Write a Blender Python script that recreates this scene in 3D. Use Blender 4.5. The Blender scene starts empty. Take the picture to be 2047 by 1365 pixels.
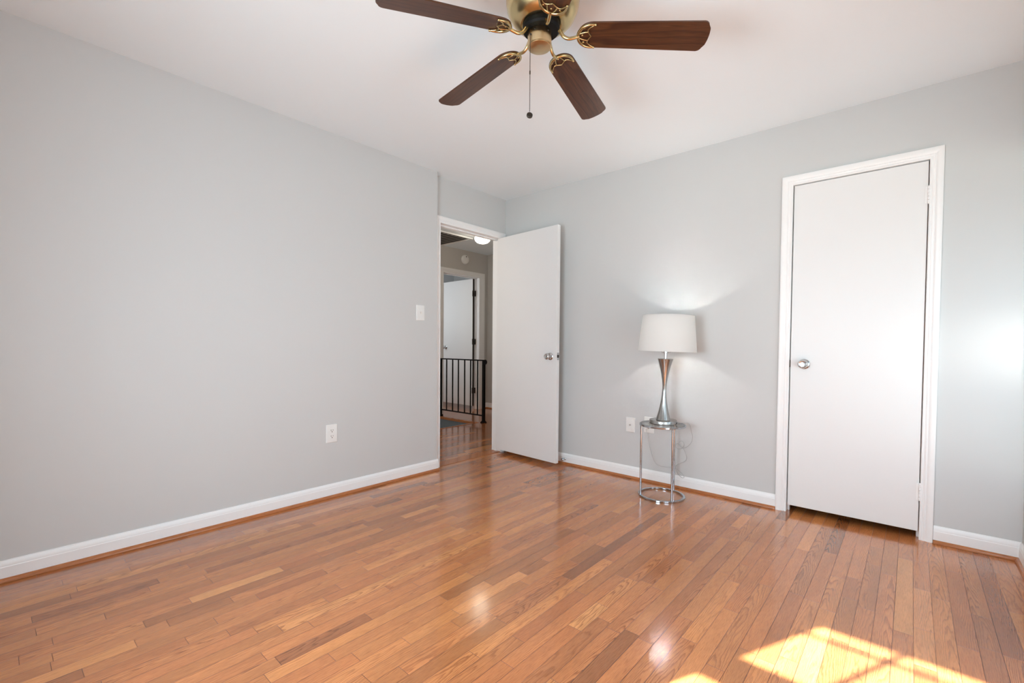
import bpy, bmesh, math, random
from mathutils import Vector, Matrix

S = bpy.context.scene
COL = S.collection
R = math.radians
random.seed(7)

# ------------------------------------------------------------------ camera
CAM = Vector((2.936, -3.3187, 1.0419))
FPX, PY = 913.75, 29.5                       # focal length and principal point offset, in pixels of a 2047 px frame
YAW, PITCH, ROLL = 0.71843, 0.025383, 0.0078085
fwd = Vector((-math.sin(YAW) * math.cos(PITCH), math.cos(YAW) * math.cos(PITCH), -math.sin(PITCH)))
rgt = Vector((math.cos(YAW), math.sin(YAW), 0))
upv = rgt.cross(fwd)
cr, sr = math.cos(ROLL), math.sin(ROLL)
rgt, upv = cr * rgt + sr * upv, -sr * rgt + cr * upv
cd = bpy.data.cameras.new('camera')
cam = bpy.data.objects.new('camera', cd)
COL.objects.link(cam)
m = Matrix((rgt, upv, -fwd)).transposed().to_4x4()
m.translation = CAM
cam.matrix_world = m
cd.sensor_width = 36
cd.lens = 36 * FPX / 2047
cd.shift_y = PY / 2047
cd.clip_start = 0.02
S.camera = cam

# ------------------------------------------------------------------ view, sky, sun, daylight
S.view_settings.view_transform = 'Standard'
S.view_settings.look = 'None'
S.view_settings.exposure = -0.17
S.view_settings.gamma = 1.0
S.view_settings.use_curve_mapping = False
S.cycles.max_bounces = 10
S.cycles.diffuse_bounces = 6
S.cycles.glossy_bounces = 5
S.cycles.transmission_bounces = 8
S.cycles.transparent_max_bounces = 12
S.cycles.caustics_refractive = False
S.cycles.caustics_reflective = False
S.cycles.sample_clamp_indirect = 6.0
S.cycles.use_denoising = True

w = bpy.data.worlds.new('sky')
S.world = w
w.use_nodes = True
bg = w.node_tree.nodes['Background']
bg.inputs[0].default_value = (0.80, 0.90, 1.0, 1)
bg.inputs[1].default_value = 0.5

XR = 3.365
YF = -3.60                                   # inner face of the wall behind the camera
SUN = Vector((0.473, 1.0, -0.828)).normalized()
sl = bpy.data.lights.new('sun', 'SUN')
sl.energy = 54
sl.angle = R(0.6)
sl.color = (0.90, 0.97, 1.0)
so = bpy.data.objects.new('sun', sl)
COL.objects.link(so)
so.rotation_euler = SUN.to_track_quat('-Z', 'Y').to_euler()
so.location = (0, -8, 6)


def area(name, loc, direction, sx, sy, power, color):
    l = bpy.data.lights.new(name, 'AREA')
    l.shape = 'RECTANGLE'
    l.size, l.size_y, l.energy, l.color = sx, sy, power, color
    o = bpy.data.objects.new(name, l)
    COL.objects.link(o)
    o.location = loc
    o.rotation_euler = Vector(direction).to_track_quat('-Z', 'Z').to_euler()
    return o


DAY = (0.735, 0.89, 1.0)
area('daylight_front_window', (2.0, YF - 0.20, 1.02), (-0.38, 0.88, -0.36), 0.9, 0.9, 82, DAY)
area('added_side_fill', (XR + 0.20, -2.10, 1.0), (-1, 0, -0.2), 0.9, 1.1, 18, DAY)  # fill light added behind the made-up side window
area('added_side_fill_end', (XR + 0.12, -0.65, 1.0), (-0.5, 0.8, 0), 0.3, 1.0, 4.6, DAY)  # fill light added to brighten the right end of the back wall
# spot added for the bright glow in the corner; its source is made up
gd = bpy.data.lights.new('added_corner_glow', 'SPOT')
gd.energy, gd.color = 26, (1.0, 0.97, 0.92)
gd.spot_size, gd.spot_blend, gd.shadow_soft_size = R(32), 1.0, 0.10
go = bpy.data.objects.new('added_corner_glow', gd)
COL.objects.link(go)
go.location = (XR + 0.62, -0.40, 1.08)
go.rotation_euler = (Vector((3.37, 0, 1.05)) - go.location).to_track_quat('-Z', 'Y').to_euler()


# ------------------------------------------------------------------ materials
def lin(c):
    return tuple(((v / 255) / 12.92) if v / 255 <= 0.04045 else (((v / 255) + 0.055) / 1.055) ** 2.4 for v in c)


class NT:
    def __init__(s, mat):
        mat.use_nodes = True
        s.t = mat.node_tree
        s.b = s.t.nodes['Principled BSDF']

    def n(s, typ, **kw):
        nd = s.t.nodes.new(typ)
        for k, v in kw.items():
            setattr(nd, k, v)
        return nd

    def l(s, a, b):
        s.t.links.new(a, b)

    def val(s, sock, v):
        if hasattr(v, 'is_output') or hasattr(v, 'links'):
            s.l(v, sock)
        else:
            sock.default_value = v

    def math(s, op, a, b=None, c=None):
        nd = s.n('ShaderNodeMath', operation=op)
        s.val(nd.inputs[0], a)
        if b is not None:
            s.val(nd.inputs[1], b)
        if c is not None:
            s.val(nd.inputs[2], c)
        return nd.outputs[0]

    def mix(s, f, a, b, mode='MIX'):
        nd = s.n('ShaderNodeMix', data_type='RGBA', blend_type=mode)
        s.val(nd.inputs[0], f)
        s.val(nd.inputs[6], a)
        s.val(nd.inputs[7], b)
        return nd.outputs[2]

    def noise(s, vec, scale, detail=3, rough=0.5, dist=0.0):
        nd = s.n('ShaderNodeTexNoise')
        if vec is not None:
            s.l(vec, nd.inputs['Vector'])
        nd.inputs['Scale'].default_value = scale
        nd.inputs['Detail'].default_value = detail
        nd.inputs['Roughness'].default_value = rough
        nd.inputs['Distortion'].default_value = dist
        return nd.outputs[0]

    def ramp(s, f, stops):
        nd = s.n('ShaderNodeValToRGB')
        s.l(f, nd.inputs[0])
        e = nd.color_ramp.elements
        while len(e) < len(stops):
            e.new(0.5)
        for el, (p, c) in zip(e, stops):
            el.position = p
            el.color = (*c, 1) if len(c) == 3 else c
        return nd.outputs[0]

    def bump(s, h, strength, dist=0.001):
        nd = s.n('ShaderNodeBump')
        s.l(h, nd.inputs['Height'])
        nd.inputs['Strength'].default_value = strength
        nd.inputs['Distance'].default_value = dist
        s.l(nd.outputs[0], s.b.inputs['Normal'])
        return nd


def mat(name, color, rough=0.5, metal=0.0, **kw):
    m = bpy.data.materials.new(name)
    t = NT(m)
    t.b.inputs['Base Color'].default_value = (*color, 1)
    t.b.inputs['Roughness'].default_value = rough
    t.b.inputs['Metallic'].default_value = metal
    for k, v in kw.items():
        t.b.inputs[k].default_value = v
    return m


def paint(name, color, rough, scale=420, strength=0.10):
    m = mat(name, color, rough)
    t = NT(m)
    geo = t.n('ShaderNodeNewGeometry')
    h = t.noise(geo.outputs['Position'], scale, 2)
    big = t.noise(geo.outputs['Position'], 1.3, 2)
    t.l(t.mix(big, (*[c * 0.985 for c in color], 1), (*[min(1, c * 1.015) for c in color], 1)), t.b.inputs['Base Color'])
    t.bump(h, strength, 0.0006)
    return m


M = {}
M['wall'] = paint('grey_wall_paint', (0.610, 0.618, 0.612), 0.55)
M['hall_wall'] = paint('hall_wall_paint', (0.56, 0.54, 0.51), 0.55)
M['ceiling'] = paint('ceiling_paint', (0.83, 0.885, 0.91), 0.8, 300, 0.15)
M['trim'] = paint('white_trim_paint', (0.89, 0.89, 0.885), 0.35, 60, 0.05)
M['door'] = paint('white_door_paint', (0.815, 0.815, 0.81), 0.42, 35, 0.06)
M['plastic'] = mat('white_plastic', (0.82, 0.82, 0.80), 0.3)
M['slot'] = mat('dark_slot', (0.02, 0.02, 0.02), 0.6)
M['chrome'] = mat('chrome', (0.50, 0.535, 0.575), 0.09, 1.0)
M['satin_chrome'] = mat('satin_chrome', (0.66, 0.66, 0.66), 0.2, 1.0)
M['black_iron'] = mat('black_iron', (0.004, 0.004, 0.004), 0.5, **{'Specular IOR Level': 0.2})
M['bronze'] = mat('dark_bronze', (0.035, 0.025, 0.018), 0.5, 0.4)
M['black_metal'] = mat('black_metal', (0.003, 0.003, 0.003), 0.55, **{'Specular IOR Level': 0.2})
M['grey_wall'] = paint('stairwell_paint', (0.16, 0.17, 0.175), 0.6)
M['dark_closet'] = paint('closet_shade_colour', (0.10, 0.09, 0.08), 0.8)  # darkness of the closed closet put into its wall colour
M['louver'] = mat('grey_louver', (0.36, 0.33, 0.30), 0.5)
M['outside'] = mat('outside_ground', (0.25, 0.24, 0.2), 0.9)


def metal_brushed(name, color, rough, aniso):
    m = mat(name, color, rough, 1.0)
    t = NT(m)
    tan = t.n('ShaderNodeTangent', direction_type='RADIAL', axis='Z')
    t.l(tan.outputs[0], t.b.inputs['Tangent'])
    t.b.inputs['Anisotropic'].default_value = aniso
    return m


M['brass'] = metal_brushed('antique_brass', (0.60, 0.47, 0.25), 0.25, 0.3)
M['brass_arm'] = mat('antique_brass_cast', (0.56, 0.42, 0.21), 0.25, 1.0)
M['brass_cap'] = metal_brushed('spun_brass', (0.66, 0.49, 0.28), 0.28, 0.92)
M['nickel'] = metal_brushed('brushed_nickel', (0.41, 0.40, 0.385), 0.22, 0.75)


def oak(name, attr=True, dark=1.0):
    m = mat(name, (0.4, 0.2, 0.1), 0.2)
    t = NT(m)
    if attr:
        a = t.n('ShaderNodeAttribute', attribute_name='grain')
        sep = t.n('ShaderNodeSeparateXYZ')
        t.l(a.outputs['Vector'], sep.inputs[0])
        rnd = t.n('ShaderNodeAttribute', attribute_name='tone')
        rs = t.n('ShaderNodeSeparateXYZ')
        t.l(rnd.outputs['Vector'], rs.inputs[0])
        u, v, seed = sep.outputs[0], sep.outputs[1], sep.outputs[2]
        r1, r2, r3 = rs.outputs[0], rs.outputs[1], rs.outputs[2]
    else:
        geo = t.n('ShaderNodeNewGeometry')
        sep = t.n('ShaderNodeSeparateXYZ')
        t.l(geo.outputs['Position'], sep.inputs[0])
        u = t.math('ADD', sep.outputs[2], 0.0)
        v = t.math('ADD', sep.outputs[0], sep.outputs[1])
        seed = 3.0
        r1, r2, r3 = 0.45, 0.5, 0.5

    def vec(x, y, z):
        c = t.n('ShaderNodeCombineXYZ')
        for i, q in enumerate((x, y, z)):
            t.val(c.inputs[i], q)
        return c.outputs[0]
    # growth rings: contour lines of a parabolic field (cathedral arches where its axis lies inside the board)
    if attr:
        ed = t.n('ShaderNodeAttribute', attribute_name='edge')
        es = t.n('ShaderNodeSeparateXYZ')
        t.l(ed.outputs['Vector'], es.inputs[0])
        ux = es.outputs[0]
    else:
        ux = u
    r23 = t.math('FRACT', t.math('MULTIPLY_ADD', r2, 17.3, t.math('MULTIPLY', r3, 5.7)))
    cc = t.math('MULTIPLY_ADD', r2, 0.150, -0.045)
    du = t.math('SUBTRACT', ux, cc)
    par = t.math('MULTIPLY', t.math('MULTIPLY', du, du), t.math('MULTIPLY_ADD', r3, 3600.0, 1500.0))
    slope = t.math('MULTIPLY', v, t.math('MULTIPLY_ADD', r23, 9.0, 1.5))
    f = t.noise(vec(t.math('MULTIPLY', u, 26.0), t.math('MULTIPLY', v, 3.4), seed), 1.0, 2.0, 0.5)
    f2 = t.noise(vec(t.math('MULTIPLY', u, 170.0), t.math('MULTIPLY', v, 24.0), seed), 1.0, 2.0, 0.5)
    fq = t.math('ADD', t.math('ADD', par, slope), t.math('ADD', t.math('MULTIPLY', f, 5.5), t.math('MULTIPLY', f2, 0.55)))
    fr = t.math('FRACT', fq)
    ring = t.ramp(fr, [(0.0, (0.10,) * 3), (0.35, (0.0,) * 3), (0.62, (0.25,) * 3), (0.84, (1.0,) * 3), (0.94, (0.85,) * 3), (1.0, (0.10,) * 3)])
    pores = t.noise(vec(t.math('MULTIPLY', u, 620.0), t.math('MULTIPLY', v, 26.0), seed), 1.0, 2.0, 0.6)
    mott = t.noise(vec(t.math('MULTIPLY', u, 22.0), t.math('MULTIPLY', v, 4.0), t.math('ADD', seed, 31.0)), 1.0, 2.0, 0.5)
    d = dark
    base = t.ramp(r1, [(0.0, (0.292 * d, 0.098 * d, 0.035 * d)), (0.14, (0.394 * d, 0.142 * d, 0.047 * d)), (0.36, (0.534 * d, 0.198 * d, 0.063 * d)),
                       (0.66, (0.628 * d, 0.237 * d, 0.077 * d)), (0.86, (0.730 * d, 0.293 * d, 0.091 * d)), (1.0, (0.854 * d, 0.375 * d, 0.125 * d))]) if attr else None
    if base is None:
        base = (0.540 * d, 0.189 * d, 0.061 * d, 1)
    hue = t.mix(t.math('MULTIPLY', r2, 0.40), base, (0.671 * d, 0.208 * d, 0.073 * d, 1)) if attr else base
    c = t.mix(t.math('MULTIPLY', ring, t.math('MULTIPLY_ADD', r23, 0.45, 0.38) if attr else 0.3), hue, t.mix(1.0, hue, (0.46, 0.38, 0.33, 1), 'MULTIPLY'))
    po = t.ramp(pores, [(0.34, (0.68, 0.63, 0.58)), (0.56, (1, 1, 1))])
    c = t.mix(0.75, c, po, 'MULTIPLY')
    mo = t.ramp(mott, [(0.25, (0.84, 0.83, 0.82)), (0.75, (1.10, 1.09, 1.08))])
    c = t.mix(0.8, c, mo, 'MULTIPLY')
    if attr:
        uv = t.n('ShaderNodeAttribute', attribute_name='edge')
        us = t.n('ShaderNodeSeparateXYZ')
        t.l(uv.outputs['Vector'], us.inputs[0])
        eu = t.math('MINIMUM', us.outputs[0], t.math('SUBTRACT', 0.057, us.outputs[0]))
        ev = t.math('MINIMUM', us.outputs[1], t.math('SUBTRACT', us.outputs[2], us.outputs[1]))
        gap = t.math('MULTIPLY_ADD', r3, 0.0006, 0.0001)
        de = t.math('MINIMUM', t.math('SUBTRACT', eu, gap), t.math('SUBTRACT', ev, 0.0004))
        mk = t.n('ShaderNodeMapRange')
        t.l(de, mk.inputs[0])
        mk.inputs[1].default_value = 0.0
        mk.inputs[2].default_value = 0.0008
        seam = mk.outputs[0]
        c = t.mix(seam, t.mix(1.0, c, (0.30, 0.22, 0.17, 1), 'MULTIPLY'), c)
        h = t.math('ADD', t.math('MULTIPLY', seam, 0.5), t.math('MULTIPLY', pores, 0.07))
        geo = t.n('ShaderNodeNewGeometry')
        wav = t.noise(geo.outputs['Position'], 9.0, 2)
        h = t.math('ADD', h, t.math('MULTIPLY', wav, 0.5))
        t.bump(h, 0.16, 0.0012)
        rg = t.math('MULTIPLY_ADD', t.math('SUBTRACT', 1.0, seam), 0.5, t.math('MULTIPLY_ADD', mott, 0.08, 0.16))
        t.l(rg, t.b.inputs['Roughness'])
        t.b.inputs['Coat Weight'].default_value = 0.6
        t.b.inputs['Coat Roughness'].default_value = 0.12
    t.l(c, t.b.inputs['Base Color'])
    return m


M['oak'] = oak('oak_strip_floor')
M['oak_trim'] = oak('oak_shoe_moulding', False, 0.88)


def walnut():
    m = mat('walnut_blade', (0.04, 0.017, 0.008), 0.35)
    t = NT(m)
    tc = t.n('ShaderNodeTexCoord')
    mp = t.n('ShaderNodeMapping')
    t.l(tc.outputs['Object'], mp.inputs[0])
    mp.inputs['Scale'].default_value = (1.3, 10, 10)
    f = t.noise(mp.outputs[0], 1.0, 2, 0.5)
    fr = t.math('FRACT', t.math('MULTIPLY', f, 9.0))
    mp2 = t.n('ShaderNodeMapping')
    t.l(tc.outputs['Object'], mp2.inputs[0])
    mp2.inputs['Scale'].default_value = (14, 420, 420)
    p = t.noise(mp2.outputs[0], 1.0, 2)
    c = t.ramp(fr, [(0.0, (0.088, 0.031, 0.012)), (0.55, (0.070, 0.024, 0.009)), (0.9, (0.042, 0.013, 0.006)), (1.0, (0.084, 0.030, 0.011))])
    pr = t.ramp(p, [(0.35, (0.62, 0.6, 0.58)), (0.6, (1.1, 1.1, 1.1))])
    t.l(t.mix(1.0, c, pr, 'MULTIPLY'), t.b.inputs['Base Color'])
    return m


M['walnut'] = walnut()


def glassy(name, tint, refl, rough=0.02):
    m = bpy.data.materials.new(name)
    m.use_nodes = True
    t = m.node_tree
    t.nodes.clear()
    out = t.nodes.new('ShaderNodeOutputMaterial')
    tr = t.nodes.new('ShaderNodeBsdfTransparent')
    tr.inputs[0].default_value = (*tint, 1)
    gl = t.nodes.new('ShaderNodeBsdfGlossy')
    gl.inputs['Roughness'].default_value = rough
    fr = t.nodes.new('ShaderNodeFresnel')
    fr.inputs[0].default_value = refl
    mx = t.nodes.new('ShaderNodeMixShader')
    ge = t.nodes.new('ShaderNodeNewGeometry')
    mu = t.nodes.new('ShaderNodeMath')
    mu.operation = 'MULTIPLY'
    iv = t.nodes.new('ShaderNodeMath')
    iv.operation = 'SUBTRACT'
    iv.inputs[0].default_value = 1.0
    t.links.new(ge.outputs['Backfacing'], iv.inputs[1])
    t.links.new(iv.outputs[0], mu.inputs[0])
    t.links.new(fr.outputs[0], mu.inputs[1])
    t.links.new(mu.outputs[0], mx.inputs[0])
    t.links.new(tr.outputs[0], mx.inputs[1])
    t.links.new(gl.outputs[0], mx.inputs[2])
    t.links.new(mx.outputs[0], out.inputs[0])
    return m


M['pane'] = glassy('window_glass', (0.97, 0.98, 0.98), 1.3)
M['table_glass'] = glassy('table_glass', (0.74, 0.765, 0.765), 2.0)


def shade_mat():
    m = bpy.data.materials.new('white_linen_shade')
    m.use_nodes = True
    t = m.node_tree
    t.nodes.clear()
    out = t.nodes.new('ShaderNodeOutputMaterial')
    df = t.nodes.new('ShaderNodeBsdfDiffuse')
    df.inputs[0].default_value = (0.90, 0.90, 0.89, 1)
    tl = t.nodes.new('ShaderNodeBsdfTranslucent')
    tl.inputs[0].default_value = (0.93, 0.93, 0.92, 1)
    tc = t.nodes.new('ShaderNodeTexCoord')
    wv = t.nodes.new('ShaderNodeTexNoise')
    wv.inputs['Scale'].default_value = 320
    t.links.new(tc.outputs['Object'], wv.inputs['Vector'])
    bp = t.nodes.new('ShaderNodeBump')
    bp.inputs['Strength'].default_value = 0.15
    bp.inputs['Distance'].default_value = 0.0005
    t.links.new(wv.outputs[0], bp.inputs['Height'])
    t.links.new(bp.outputs[0], df.inputs['Normal'])
    mx = t.nodes.new('ShaderNodeMixShader')
    mx.inputs[0].default_value = 0.58
    t.links.new(df.outputs[0], mx.inputs[1])
    t.links.new(tl.outputs[0], mx.inputs[2])
    t.links.new(mx.outputs[0], out.inputs[0])
    return m


M['shade'] = shade_mat()
M['cord'] = mat('clear_grey_cord', (0.42, 0.42, 0.42), 0.3)


def emit(name, color, strength):
    m = mat(name, (0.9, 0.9, 0.88), 0.3)
    t = NT(m)
    t.b.inputs['Emission Color'].default_value = (*color, 1)
    t.b.inputs['Emission Strength'].default_value = strength
    return m


M['globe'] = emit('lit_opal_glass', (1.0, 0.90, 0.74), 15.0)
M['bulb'] = emit('lit_bulb', (1.0, 0.93, 0.82), 6.0)


# ------------------------------------------------------------------ mesh builder
class MB:
    def __init__(s):
        s.v, s.f = [], []

    def add(s, verts, faces):
        o = len(s.v)
        s.v += [tuple(v) for v in verts]
        s.f += [tuple(i + o for i in f) for f in faces]
        return s

    def box(s, x0, x1, y0, y1, z0, z1, mtx=None):
        vs = [Vector((x, y, z)) for z in (z0, z1) for y in (y0, y1) for x in (x0, x1)]
        if mtx is not None:
            vs = [mtx @ v for v in vs]
        return s.add(vs, [(0, 2, 3, 1), (4, 5, 7, 6), (0, 1, 5, 4), (2, 6, 7, 3), (0, 4, 6, 2), (1, 3, 7, 5)])

    def lathe(s, prof, seg=48, mtx=None, cap0=True, cap1=True):
        vs, fs = [], []
        n = len(prof)
        for i in range(seg):
            a = 2 * math.pi * i / seg
            for r, z in prof:
                v = Vector((r * math.cos(a), r * math.sin(a), z))
                vs.append(mtx @ v if mtx is not None else v)
        for i in range(seg):
            j = (i + 1) % seg
            for k in range(n - 1):
                fs.append((i * n + k, j * n + k, j * n + k + 1, i * n + k + 1))
        if cap0:
            fs.append(tuple(i * n for i in range(seg))[::-1])
        if cap1:
            fs.append(tuple(i * n + n - 1 for i in range(seg)))
        return s.add(vs, fs)

    def tube(s, pts, rad, seg=10, closed=False, cap=True):
        pts = [Vector(p) for p in pts]
        n = len(pts)
        rads = rad if isinstance(rad, (list, tuple)) else [rad] * n
        tang = []
        for i in range(n):
            a = pts[(i - 1) % n] if (closed or i > 0) else pts[i]
            b = pts[(i + 1) % n] if (closed or i < n - 1) else pts[i]
            tang.append((b - a).normalized())
        nrm = tang[0].orthogonal().normalized()
        vs, fs = [], []
        for i in range(n):
            nrm = (nrm - tang[i] * nrm.dot(tang[i]))
            nrm = nrm.normalized() if nrm.length > 1e-6 else tang[i].orthogonal().normalized()
            bn = tang[i].cross(nrm)
            for k in range(seg):
                a = 2 * math.pi * k / seg
                vs.append(pts[i] + (nrm * math.cos(a) + bn * math.sin(a)) * rads[i])
        for i in range(n if closed else n - 1):
            j = (i + 1) % n
            for k in range(seg):
                q = (k + 1) % seg
                fs.append((i * seg + k, i * seg + q, j * seg + q, j * seg + k))
        if cap and not closed:
            fs.append(tuple(range(seg))[::-1])
            fs.append(tuple((n - 1) * seg + k for k in range(seg)))
        return s.add(vs, fs)

    def prism(s, outline, z0, z1, mtx=None):
        n = len(outline)
        vs = [Vector((x, y, z0)) for x, y in outline] + [Vector((x, y, z1)) for x, y in outline]
        if mtx is not None:
            vs = [mtx @ v for v in vs]
        fs = [tuple(range(n))[::-1], tuple(range(n, 2 * n))]
        for i in range(n):
            j = (i + 1) % n
            fs.append((i, j, n + j, n + i))
        return s.add(vs, fs)

    def ball(s, c, r, seg=20, mtx=None, sz=1.0):
        prof = [(r * math.sin(math.pi * k / 12), -r * sz * math.cos(math.pi * k / 12)) for k in range(13)]
        prof[0] = (1e-5, prof[0][1])
        prof[-1] = (1e-5, prof[-1][1])
        t = Matrix.Translation(Vector(c))
        return s.lathe(prof, seg, t @ mtx if mtx is not None else t)

    def build(s, name, material, parent=None, smooth=35, bevel=0.0, loc=None):
        me = bpy.data.meshes.new(name)
        me.from_pydata(s.v, [], s.f)
        bm = bmesh.new()
        bm.from_mesh(me)
        bmesh.ops.recalc_face_normals(bm, faces=bm.faces)
        bm.to_mesh(me)
        bm.free()
        me.materials.append(material)
        o = bpy.data.objects.new(name, me)
        COL.objects.link(o)
        if smooth:
            me.polygons.foreach_set('use_smooth', [True] * len(me.polygons))
            me.set_sharp_from_angle(angle=R(smooth))
        if bevel:
            b = o.modifiers.new('bevel', 'BEVEL')
            b.width = bevel
            b.segments = 2
            b.limit_method = 'ANGLE'
        if parent is not None:
            o.parent = parent
        if loc is not None:
            o.location = loc
        return o


def struct(o):
    o['kind'] = 'structure'
    return o


def tag(o, label, cat, group=None):
    o['label'] = label
    o['category'] = cat
    if group:
        o['group'] = group
    return o


def thing(name, label, cat, loc=(0, 0, 0), rot=(0, 0, 0), group=None):
    o = bpy.data.objects.new(name, None)
    COL.objects.link(o)
    o.empty_display_size = 0.1
    o.location = loc
    o.rotation_euler = rot
    return tag(o, label, cat, group)


def spline(pts, k=8, closed=False):
    pts = [Vector(p) for p in pts]
    n = len(pts)
    out = []
    for i in range(n if closed else n - 1):
        p0 = pts[(i - 1) % n] if (closed or i > 0) else pts[0] * 2 - pts[1]
        p1, p2 = pts[i], pts[(i + 1) % n]
        p3 = pts[(i + 2) % n] if (closed or i < n - 2) else pts[-1] * 2 - pts[-2]
        for j in range(k):
            t = j / k
            out.append(0.5 * ((2 * p1) + (p2 - p0) * t + (2 * p0 - 5 * p1 + 4 * p2 - p3) * t * t + (3 * p1 - p0 - 3 * p2 + p3) * t ** 3))
    if not closed:
        out.append(pts[-1])
    return out


# ------------------------------------------------------------------ room dimensions
H = 2.44                 # ceiling
XR = 3.365               # right wall
XL = 0.0                 # left wall face
XD = -0.06               # face of the wall with the hall door (set back a little)
YC = -0.898              # where the left wall ends
HX0, HX1 = -2.29, -0.17  # hall between its far wall and the door wall
HY0, HY1 = -1.6, 2.04
HH = 2.49
DY0, DY1, DZ = -0.82, -0.06, 2.055     # hall doorway
CX0, CX1, CZ = 2.358, 2.987, 2.047     # closet doorway
FY0, FY1, FZ = 1.105, 1.845, 2.10      # far doorway of the hall

# ------------------------------------------------------------------ floor: oak strips as one surface
PW = 0.057


def floor_regions(x0, x1):
    xc = (x0 + x1) / 2
    if xc > XD:
        yy = [(YF - 0.05, 0.0)]
        if CX0 - 0.25 < xc < CX1 + 0.2:
            yy = [(YF - 0.05, 0.62)]
        return yy
    if xc > -0.175:
        return []
    if xc > -1.405:
        return [(HY0, HY1)]
    if xc > -2.22:
        return [(0.945, HY1)]
    if xc > HX0 - 0.12:
        return [(0.945, HY1)]
    return [(0.4, 3.0)]


def build_floor():
    vs, fs, grain, tone, edge = [], [], [], [], []
    i0, i1 = int(-4.2 / PW) - 1, int(XR / PW) + 1
    prev = -1
    for i in range(i0, i1 + 1):
        x0, x1 = i * PW, (i + 1) * PW
        for ya, yb in floor_regions(x0, x1):
            y = ya - random.uniform(0, 0.6)
            while y < yb:
                ln = random.choice((random.uniform(0.16, 0.4), random.uniform(0.25, 0.65), random.uniform(0.45, 1.1)))
                y2 = y + ln
                a, b = max(y, ya), min(y2, yb)
                if b - a > 0.004:
                    o = len(vs)
                    vs += [(x0, a, 0), (x1, a, 0), (x1, b, 0), (x0, b, 0)]
                    fs.append((o, o + 1, o + 2, o + 3))
                    sd = random.uniform(0, 400)
                    uo, vo = random.uniform(0, 5), random.uniform(0, 30)
                    t1 = random.betavariate(2.2, 1.8)
                    if random.random() < 0.07:
                        t1 *= 0.35
                    tn = (t1, random.random(), random.random())
                    for (xx, yy) in ((x0, a), (x1, a), (x1, b), (x0, b)):
                        grain.append((xx - x0 + uo, yy + vo, sd))
                        tone.append(tn)
                        edge.append((xx - x0, yy - y, ln))
                y = y2
    me = bpy.data.meshes.new('floor')
    me.from_pydata(vs, [], fs)
    for nm, data in (('grain', grain), ('tone', tone), ('edge', edge)):
        at = me.attributes.new(nm, 'FLOAT_VECTOR', 'CORNER')
        flat = [c for v in data for c in v]
        at.data.foreach_set('vector', flat)
    me.materials.append(M['oak'])
    o = bpy.data.objects.new('floor', me)
    COL.objects.link(o)
    struct(o)


build_floor()
struct(MB().box(-0.178, XD + 0.003, -0.82, -0.06, -0.02, 0.004).build('trim_1', M['oak_trim'], bevel=0.002))     # threshold strip

# ------------------------------------------------------------------ walls and ceilings
T = 0.12
struct(MB().box(-T - 0.05, XL, YF - T, YC, 0, H + 0.05).build('wall_left', M['wall']))
b = MB()
b.box(HX1, XD, YC, DY0 - 0.018, 0, HH + 0.05).box(HX1, XD, DY0 - 0.018, DY1 + 0.018, DZ + 0.018, HH + 0.05).box(HX1, XD, DY1 + 0.018, 0.0, 0, HH + 0.05)
struct(b.build('wall_entry', M['wall']))
b = MB()
b.box(HX1, CX0 - 0.018, 0, T, 0, H + 0.05).box(CX0 - 0.018, CX1 + 0.018, 0, T, CZ + 0.018, H + 0.05).box(CX1 + 0.018, XR + T, 0, T, 0, H + 0.05)
struct(b.build('wall_back', M['wall']))
# wall behind the camera, with its window
WX0, WX1, WZ0, WZ1 = 1.50, 2.75, 0.58, 2.06
b = MB()
b.box(-T, WX0, YF - T, YF, 0, H + 0.05).box(WX1, XR + T, YF - T, YF, 0, H + 0.05).box(WX0, WX1, YF - T, YF, 0, WZ0).box(WX0, WX1, YF - T, YF, WZ1, H + 0.05)
struct(b.build('wall_front', M['wall']))
VY0, VY1, VZ0, VZ1 = -2.80, -0.012, 0.30, 2.05  # opening cut for the added side window
b = MB()
b.box(XR, XR + T, YF - T, VY0, 0, H + 0.05).box(XR, XR + T, VY1, T, 0, H + 0.05).box(XR, XR + T, VY0, VY1, 0, VZ0).box(XR, XR + T, VY0, VY1, VZ1, H + 0.05)
struct(b.build('wall_right', M['wall']))
struct(MB().box(XD, XR, YF, 0, H, H + 0.06).build('ceiling', M['ceiling']))
# hall shell
struct(MB().box(HX0 - T, HX1, HY0, HY1, HH, HH + 0.06).build('ceiling_hall', M['ceiling']))
b = MB()
b.box(HX0 - T, HX0, HY0, FY0 - 0.018, -2.4, HH + 0.05).box(HX0 - T, HX0, FY0 - 0.018, FY1 + 0.018, FZ + 0.018, HH + 0.05).box(HX0 - T, HX0, FY1 + 0.018, HY1 + T, 0, HH + 0.05)
b.box(HX0 - T, HX0, FY0 - 0.018, FY1 + 0.018, -2.4, -0.03)
struct(b.build('wall_hall', M['hall_wall']))
struct(MB().box(HX0, -1.0, HY1, HY1 + T, 0, HH + 0.05).box(-1.0, HX1 + 0.12, HY1, HY1 + T, 0, HH + 0.05).build('wall_hall_end', M['hall_wall']))
struct(MB().box(HX1, HX1 + 0.1, T, HY1, 0, HH + 0.05).build('wall_hall_near', M['hall_wall']))
struct(MB().box(HX0 - T, HX1, HY0 - T, HY0, -2.4, HH + 0.05).build('wall_hall_side', M['hall_wall']))
struct(MB().box(HX1, -T - 0.05, HY0 - T, YC, 0, HH + 0.05).build('wall_hall_inner', M['hall_wall']))
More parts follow.
